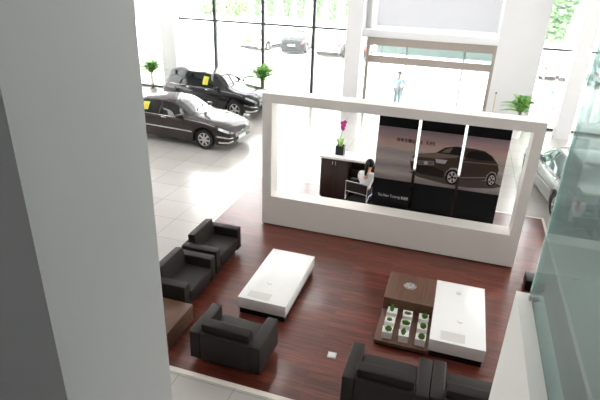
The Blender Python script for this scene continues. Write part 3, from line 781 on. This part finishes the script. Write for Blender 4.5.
STAND = dict(pelvis=(0, 0, .93), chest=(0, 0, 1.27), neck=(0, .0, 1.44), head=(0, .02, 1.56), l_shoulder=(-.18, 0, 1.38), r_shoulder=(.18, 0, 1.38),
             l_elbow=(-.25, -.03, 1.12), r_elbow=(.25, -.03, 1.12), l_wrist=(-.26, .06, .90), r_wrist=(.26, .06, .90),
             l_hip=(-.09, 0, .88), r_hip=(.09, 0, .88), l_knee=(-.10, .02, .48), r_knee=(.10, .02, .48), l_ankle=(-.10, -.01, .09), r_ankle=(.11, -.01, .09))
AKIMBO = dict(STAND, l_elbow=(-.36, -.08, 1.14), r_elbow=(.36, -.08, 1.14), l_wrist=(-.20, .06, 1.0), r_wrist=(.20, .06, 1.0))
person('person in a pale blue top standing in the bright glass entrance', (-2.03, 17.95, 0.0), R(150), AKIMBO, ('shirt_blue', 'cloth_denim'), scale=0.8)
WALK = dict(STAND, l_knee=(-.09, .16, .50), l_ankle=(-.09, .16, .11), r_knee=(.10, -.02, .48), r_ankle=(.10, -.16, .10))
person('person in a white shirt and blue shorts walking outside the right-hand window', (3.42, 21.0, -0.05), R(20), WALK, ('shirt_white', 'cloth_denim'), scale=0.72, short=True)
SIT = dict(pelvis=(0, 0, .55), chest=(0, .10, .88), neck=(0, .15, 1.04), head=(.0, .21, 1.16), l_shoulder=(-.17, .10, .98), r_shoulder=(.17, .10, .98),
           l_elbow=(-.24, .26, .74), r_elbow=(.24, .26, .74), l_wrist=(-.16, .46, .66), r_wrist=(.16, .46, .66),
           l_hip=(-.09, .03, .53), r_hip=(.09, .03, .53), l_knee=(-.11, .42, .53), r_knee=(.11, .42, .53), l_ankle=(-.11, .40, .10), r_ankle=(.11, .40, .10), look=(.05, 1, -.3))
person('person in a white shirt with a dark ponytail sitting at the reception counter', (-1.475, 9.17, 0.006), R(-10), SIT, ('shirt_white', 'cloth_dark'), scale=0.85, ponytail=True)

def office_chair(loc, rot, label):
    t = thing('office_chair', label, 'chair', loc, rot)
    MB().box(-.20, .20, -.18, .20, .34, .40, .02, 3).done('seat', 'black', t)
    bk = MB().box(-.215, .215, -.235, -.20, .60, .79, .015, 3).done('backrest', 'black', t)
    MB().tube([(-.225, -.215, .40), (-.225, -.225, .50), (-.225, -.23, .80), (.225, -.23, .80), (.225, -.225, .50), (.225, -.215, .40)], .011, 8).done('back_frame', 'chrome', t)
    MB().tube([(-.22, -.228, .59), (.22, -.228, .59)], .009, 6).done('cross_bar', 'chrome', t)
    for sd in (-1, 1):
        MB().tube([(sd * .225, -.21, .42), (sd * .25, -.18, .56), (sd * .25, .10, .56), (sd * .235, .16, .40)], .011, 8).done('armrest', 'chrome', t)
    MB().tube([(0, 0, .09), (0, 0, .34)], .022, 10).done('gas_post', 'chrome', t)
    for k in range(5):
        a = 2 * PI * k / 5 + .3; c, s_ = math.cos(a), math.sin(a)
        lg = MB().tube([(0, 0, .10), (.22 * c, .22 * s_, .065)], [.02, .012], 8).done('leg', 'chrome', t)
        MB().lathe([(.0005, -.012), (.026, -.012), (.026, .012), (.0005, .012)], (.22 * c, .22 * s_, .027), 'x', 12).done('caster', 'black', lg)
    return t
office_chair((-1.52, 9.04, .006), R(-14), 'black office chair with a chrome frame that the receptionist sits on')
tag(s_ := thing('monitor', 'black computer monitor on the low desk beside the receptionist', 'monitor', (-1.80, 9.76, .501), R(-8)), s_['label'], 'monitor')
MB().box(-.125, .125, -.012, .012, .03, .20, .004).done('screen', 'black', s_)
MB().box(-.018, .018, .012, .03, .008, .12).done('stand', 'brushed', s_)
MB().box(-.07, .07, -.05, .06, 0, .008, .002).done('foot', 'brushed', s_)

# ------------------------------------------------------------------ armchairs
def cushion(mb, x0, x1, y0, y1, z0, z1, bev=.035, bulge=.015):
    n = 6; b2 = bmesh.new()
    bmesh.ops.create_cube(b2, size=1.0)
    bmesh.ops.subdivide_edges(b2, edges=b2.edges, cuts=n, use_grid_fill=True)
    for v in b2.verts:
        x, y, z = v.co * 2
        k = [x, y, z]
        hx, hy, hz = (x1 - x0) / 2, (y1 - y0) / 2, (z1 - z0) / 2
        p = Vector((x * hx, y * hy, z * hz)); inn = Vector([max(-h + bev, min(h - bev, c)) for c, h in zip(p, (hx, hy, hz))])
        d = p - inn
        if d.length > 1e-6: p = inn + d.normalized() * min(bev, d.length)
        if abs(z) > .999: p.z += math.copysign(bulge, z) * (1 - x * x) * (1 - y * y)
        if abs(y) > .999: p.y += math.copysign(bulge * .6, y) * (1 - x * x) * (1 - z * z)
        v.co = p + Vector(((x0 + x1) / 2, (y0 + y1) / 2, (z0 + z1) / 2))
    me = bpy.data.meshes.new('tmp'); b2.to_mesh(me); b2.free(); mb.b.from_mesh(me); bpy.data.meshes.remove(me); return mb
def armchair(loc, rot, label):
    t = thing('armchair', label, 'armchair', loc, rot, 'dark leather armchairs around the low tables')
    w, d, h = .465, .305, .467
    MB().box(-w + .02, w - .02, -d + .02, d - .02, .078, .16, .008).done('base', 'leather', t)
    for sd in (-1, 1):
        a, b = sorted((sd * w, sd * (w - .145)))
        MB().box(a, b, -d, d, .072, h, .014, 3).done('armrest', 'leather', t)
    MB().box(-w + .145, w - .145, -d, -d + .12, .07, h, .014, 3).done('back', 'leather', t)
    cushion(MB(), -w + .147, w - .147, -d + .12, d + .01, .15, .33, .03, .012).done('seat_cushion', 'leather', t)
    mb = cushion(MB(), -w + .155, w - .155, -d + .07, -d + .20, .30, .60, .016, .004)
    bmesh.ops.rotate(mb.b, cent=(0, -d + .14, .33), matrix=Matrix.Rotation(R(9), 3, 'X'), verts=mb.b.verts)
    mb.done('back_cushion', 'leather', t)
    for sx in (-1, 1):
        for sy in (-1, 1):
            MB().tube([(sx * (w - .17), sy * (d - .06), 0), (sx * (w - .17), sy * (d - .04), .08)], .02, 10).done('leg', 'chrome', t)
    return t
FZ = .006
a0 = armchair((-2.18, 4.555, FZ), R(-1), 'dark leather armchair standing alone with its back to us, near the white border strip')
dup(a0, (-3.45, 5.49, FZ), R(-90), 'dark leather armchair at the left, between the low wooden side table and the far armchair')
dup(a0, (-3.47, 6.50, FZ), R(-90), 'dark leather armchair at the left, farthest from us, nearest the tile floor edge')
dup(a0, (-.26, 4.47, FZ), R(0), 'dark leather armchair with its back to us, in front of the tray of small planters')
dup(a0, (.68, 4.49, FZ), R(0), 'dark leather armchair at bottom right, half hidden by the white railing wall')

# ------------------------------------------------------------------ tables
def low_table(loc, w, l, label, inset, discs):
    t = thing('coffee_table', label, 'table', loc, 0, 'low white coffee tables')
    MB().box(-w / 2, w / 2, -l / 2, l / 2, .095, .274, .004).done('block', 'gloss_white', t)
    MB().box(-w / 2 + .02, w / 2 - .02, -l / 2 + .02, l / 2 - .02, 0, .095).done('plinth', 'black', t, label='black recessed base')
    MB().box(*inset, .2735, .2755).done('glass_insert', 'insert_grey', t, label='grey rectangular glass insert')
    for x, y, m_ in discs:
        MB().lathe([(.0005, 0), (.035, 0), (.040, .006), (.034, .012), (.0005, .009)], (x, y, .274), 'z', 18).done('cap', m_, t)
    return t
low_table((-2.145, 6.065, FZ), .715, 1.425, 'low white coffee table standing alone in the middle of the wood floor', (-.245, .09, -.655, -.505), [(-.05, -.245, 'gloss_white')])
low_table((.485, 6.085, FZ), .685, 1.425, 'low white coffee table beside the brown wooden box and planters', (-.215, .09, -.66, -.485), [(.02, -.21, 'gloss_white'), (-.02, .45, 'insert_grey')])
bx = thing('wooden_box_table', 'square brown wooden block table with a round silver emblem on top', 'table', (-.21, 6.425, FZ))
MB().box(-.345, .345, -.35, .355, .02, .274, .004).done('block', 'brown_wood', bx)
MB().box(-.33, .33, -.33, .33, 0, .02).done('plinth', 'black', bx)
em = MB().lathe([(.0005, 0), (.085, 0), (.092, .004), (.085, .009), (.0005, .006)], (-.02, .055, .274), 'z', 30).done('medallion', 'brushed', bx, label='round silver emblem')
e = MB(); e.lathe([(.074, .0), (.086, .0), (.086, .006), (.074, .006)], (-.02, .055, .281), 'z', 30, close=True)
for seq in ([(-.35, .78), (0, .05), (.35, .78)], [(-.78, .35), (-.38, -.72), (0, -.02), (.38, -.72), (.78, .35)]):
    e.tube([(-.02 + a * .08, .055 + b * .08, .284) for a, b in seq], .006, 6)
e.done('raised_mark', 'chrome', em)
tr = thing('planter_tray', 'low brown wooden tray platform that holds nine small white planters', 'tray', (-.205, 5.705, FZ))
MB().box(-.345, .345, -.355, .362, .03, .085, .004).done('platform', 'brown_wood', tr)
MB().box(-.325, .325, -.335, .34, 0, .03).done('plinth', 'black', tr)
rows_ = ['front', 'middle', 'back']; cols_ = ['left', 'middle', 'right']
kinds = {(0, 0): 'round', (1, 0): 'tall', (2, 0): 'round', (0, 1): 'low', (1, 1): 'wide', (2, 1): 'round', (0, 2): 'tall', (1, 2): 'flat', (2, 2): 'round'}
desc = {'round': 'a round green succulent', 'tall': 'an upright green plant', 'low': 'a small low green plant', 'wide': 'a wide bushy green plant', 'flat': 'a flat green plant'}
def rnd_tuft(mb, n, rx, ry, h, c=(0, 0, 0)):
    for _ in range(n):
        a = random.uniform(0, 2 * PI); r = math.sqrt(random.random())
        b = Vector((c[0] + rx * .5 * r * math.cos(a), c[1] + ry * .5 * r * math.sin(a), c[2]))
        tip = Vector((c[0] + rx * r * math.cos(a), c[1] + ry * r * math.sin(a), c[2] + h * (1 - .45 * r * r) * random.uniform(.75, 1.1)))
        mb.tube([b, b.lerp(tip, .6), tip], [.006, .009, .002], 4)
for ci, x in enumerate((-.400, -.186, .033)):
    for ri, y in enumerate((5.482, 5.703, 5.92)):
        kd = kinds[(ci, ri)]
        p = thing('planter', 'white cube planter with %s, %s row, %s column of tray' % (desc[kd], rows_[ri], cols_[ci]), 'planter', (x, y, FZ + .085), R(random.uniform(-4, 4)), 'white cube planters')
        open_pot(MB(), .066, .105, .012, .003).done('pot', 'pot_white', p)
        MB().box(-.052, .052, -.052, .052, .08, .092).done('gravel', 'pot_white', p)
        g = MB(); ox, oy = random.uniform(-.008, .012), random.uniform(-.01, .012)
        dims = dict(round=(.038, .038, .06), tall=(.024, .03, .085), low=(.03, .022, .035), wide=(.05, .036, .05), flat=(.044, .022, .03))[kd]
        rnd_tuft(g, 90, dims[0] * 1.2, dims[1] * 1.2, dims[2] * 1.25, (ox, oy, .088))
        g.done('plant', 'cactus', p)
sdt = thing('side_table', 'low brown wooden side table at the left, partly behind the white column', 'table', (-3.30, 4.62, FZ))
MB().box(-.31, .31, -.34, .34, .03, .285, .004).done('block', 'brown_wood', sdt)
MB().box(-.29, .29, -.32, .32, 0, .03).done('plinth', 'black', sdt)
fb = thing('floor_socket', 'small square metal floor socket in the wood floor', 'floor socket', (-1.013, 4.957, FZ), R(4))
MB().box(-.055, .055, -.055, .055, 0, .008, .002).done('plate', 'brushed', fb)
MB().box(-.04, .04, -.04, .04, .008, .011).done('lid', 'insert_grey', fb)
bb = thing('black_cabinet', 'low black cabinet at right, standing between the partition and the glass railing', 'cabinet', (1.60, 7.55, FZ))
MB().box(-.13, .15, -.14, .14, 0.03, .17, .008).done('body', 'black', bb)
MB().box(-.135, .155, -.145, .145, .17, .19, .006).done('top', 'black', bb)
MB().box(-.11, .13, -.12, .12, 0, .03).done('plinth', 'black', bb)

# ------------------------------------------------------------------ potted palms and the slim post
def palm(loc, label, h, trunk_h, nf, fl, potm, pot_r=.16, pot_h=.26):
    t = thing('potted_palm', label, 'potted plant', loc, 0, 'potted palms')
    MB().lathe([(pot_r * .75, 0), (pot_r, pot_h), (pot_r * .9, pot_h), (pot_r * .86, pot_h * .85), (.0005, pot_h * .85)], (0, 0, 0), 'z', 18).done('pot', potm, t)
    MB().lathe([(.0005, pot_h * .84), (pot_r * .85, pot_h * .84), (pot_r * .85, pot_h * .88), (.0005, pot_h * .90)], (0, 0, 0), 'z', 14).done('soil', 'soil', t)
    stm = MB()
    for k in range(4):
        a = k * 1.6; stm.tube([(.04 * math.cos(a), .04 * math.sin(a), pot_h * .86), (.03 * math.cos(a), .03 * math.sin(a), pot_h + trunk_h)], [.018, .010], 6)
    stm.done('stem', 'stem', t)
    for mname, cnt in (('leaf', nf // 2), ('leaf_dark', nf - nf // 2)):
        f = MB()
        for k in range(cnt):
            a = random.uniform(0, 2 * PI); d = Vector((math.cos(a), math.sin(a), 0)); sd = Vector((-d.y, d.x, 0))
            z0 = pot_h + trunk_h * random.uniform(.65, 1); ln = fl * random.uniform(.7, 1.1); el = random.uniform(.45, 1.4)
            pts = []
            for i in range(9):
                u = i / 8; pts.append(Vector((0, 0, z0)) + d * ln * u * math.cos(el) * (1 + .25 * u) + Vector((0, 0, ln * (math.sin(el) * u * 1.15 - .55 * u * u))))
            f.tube(pts, .005, 4)
            for i in range(1, 9):
                for q in (-1, 1):
                    for jj in (0, .5):
                        u = i - jj; b = pts[i].lerp(pts[i - 1], jj); tv = (pts[i] - pts[i - 1]).normalized()
                        lw = fl * .30 * math.sin(PI * (u / 8 * .8 + .15))
                        tip = b + (tv * .75 + sd * q * .8 + Vector((0, 0, -.15))).normalized() * lw
                        wv = tv * .011
                        f.poly([b - wv, b.lerp(tip, .5) - wv * 1.2, tip, b.lerp(tip, .5) + wv * 1.2])
        f.done('fronds', mname, t, normals=False)
    return t
palm((-10.85, 16.25, 0), 'potted palm in a white pot at far left, beside the white column', 1.3, .80, 60, .60, 'pot_white')
palm((-6.78, 16.95, 0), 'potted palm behind the black car by the tall window', 1.4, .72, 64, .80, 'pot_white')
palm((1.86, 16.2, 0), 'potted palm against the pale pier beside the entrance, above the partition', 1.2, .72, 50, .60, 'pot_white')
ps = thing('slim_post', 'slim straw-coloured post with a dark tip against the pale pier', 'post', (1.13, 16.92, 0))
MB().tube([(0, 0, .02), (0, 0, 1.12)], .014, 8).done('pole', 'yellow_pole', ps)
MB().sphere((0, 0, 1.14), .028, u=10, v=8).done('tip', 'black', ps)
MB().lathe([(.0005, 0), (.09, 0), (.08, .02), (.0005, .025)], (0, 0, 0), 'z', 16).done('foot', 'brushed', ps)

# ------------------------------------------------------------------ light
w = bpy.data.worlds.new('sky'); SC.world = w; w.use_nodes = True
nt = w.node_tree; bg = nt.nodes['Background']
tc = nt.nodes.new('ShaderNodeTexCoord'); sp_ = nt.nodes.new('ShaderNodeSeparateXYZ'); nt.links.new(tc.outputs['Generated'], sp_.inputs[0])
rp = nt.nodes.new('ShaderNodeValToRGB'); nt.links.new(sp_.outputs['Z'], rp.inputs[0])
rp.color_ramp.elements[0].color = (1.0, .99, .975, 1); rp.color_ramp.elements[1].color = (.93, .955, 1.0, 1); rp.color_ramp.elements[1].position = .6
nt.links.new(rp.outputs[0], bg.inputs[0]); bg.inputs[1].default_value = 5.0
sun = bpy.data.lights.new('sun', 'SUN'); sun.energy = 3.0; sun.angle = R(3); sun.color = (1, .96, .9)
so = bpy.data.objects.new('sun', sun); COL.objects.link(so); so.rotation_euler = (R(28), R(12), 0)

# ------------------------------------------------------------------ camera
pitch, roll, yaw = R(24.72466072), R(2.09284248), R(17.00629487)
f0 = Vector((-math.sin(yaw), math.cos(yaw), 0)); r0 = Vector((math.cos(yaw), math.sin(yaw), 0)); u0 = Vector((0, 0, 1))
fw = f0 * math.cos(pitch) - u0 * math.sin(pitch); up_ = u0 * math.cos(pitch) + f0 * math.sin(pitch)
rt_ = r0 * math.cos(roll) + up_ * math.sin(roll); up2 = -r0 * math.sin(roll) + up_ * math.cos(roll)
cd = bpy.data.cameras.new('camera'); cam = bpy.data.objects.new('camera', cd); COL.objects.link(cam)
mtx = Matrix((rt_, up2, -fw)).transposed().to_4x4(); mtx.translation = (0, 0, 4.5 * K)
cam.matrix_world = mtx
cd.sensor_width = 36; cd.lens = 503.592 * 36 / 600; cd.clip_start = 0.05; cd.clip_end = 500
SC.camera = cam

# to metres
seen = set()
for o in COL.objects:
    if o is cam: continue
    o.location = o.location * K
    if o.type == 'MESH' and o.data.name not in seen:
        seen.add(o.data.name); o.data.transform(Matrix.Scale(K, 4)); o.data.update()
vs = SC.view_settings
SC.display_settings.display_device = 'sRGB'
vs.view_transform = 'Standard'; vs.look = 'None'; vs.exposure = 0.85; vs.gamma = 1.0; vs.use_curve_mapping = False
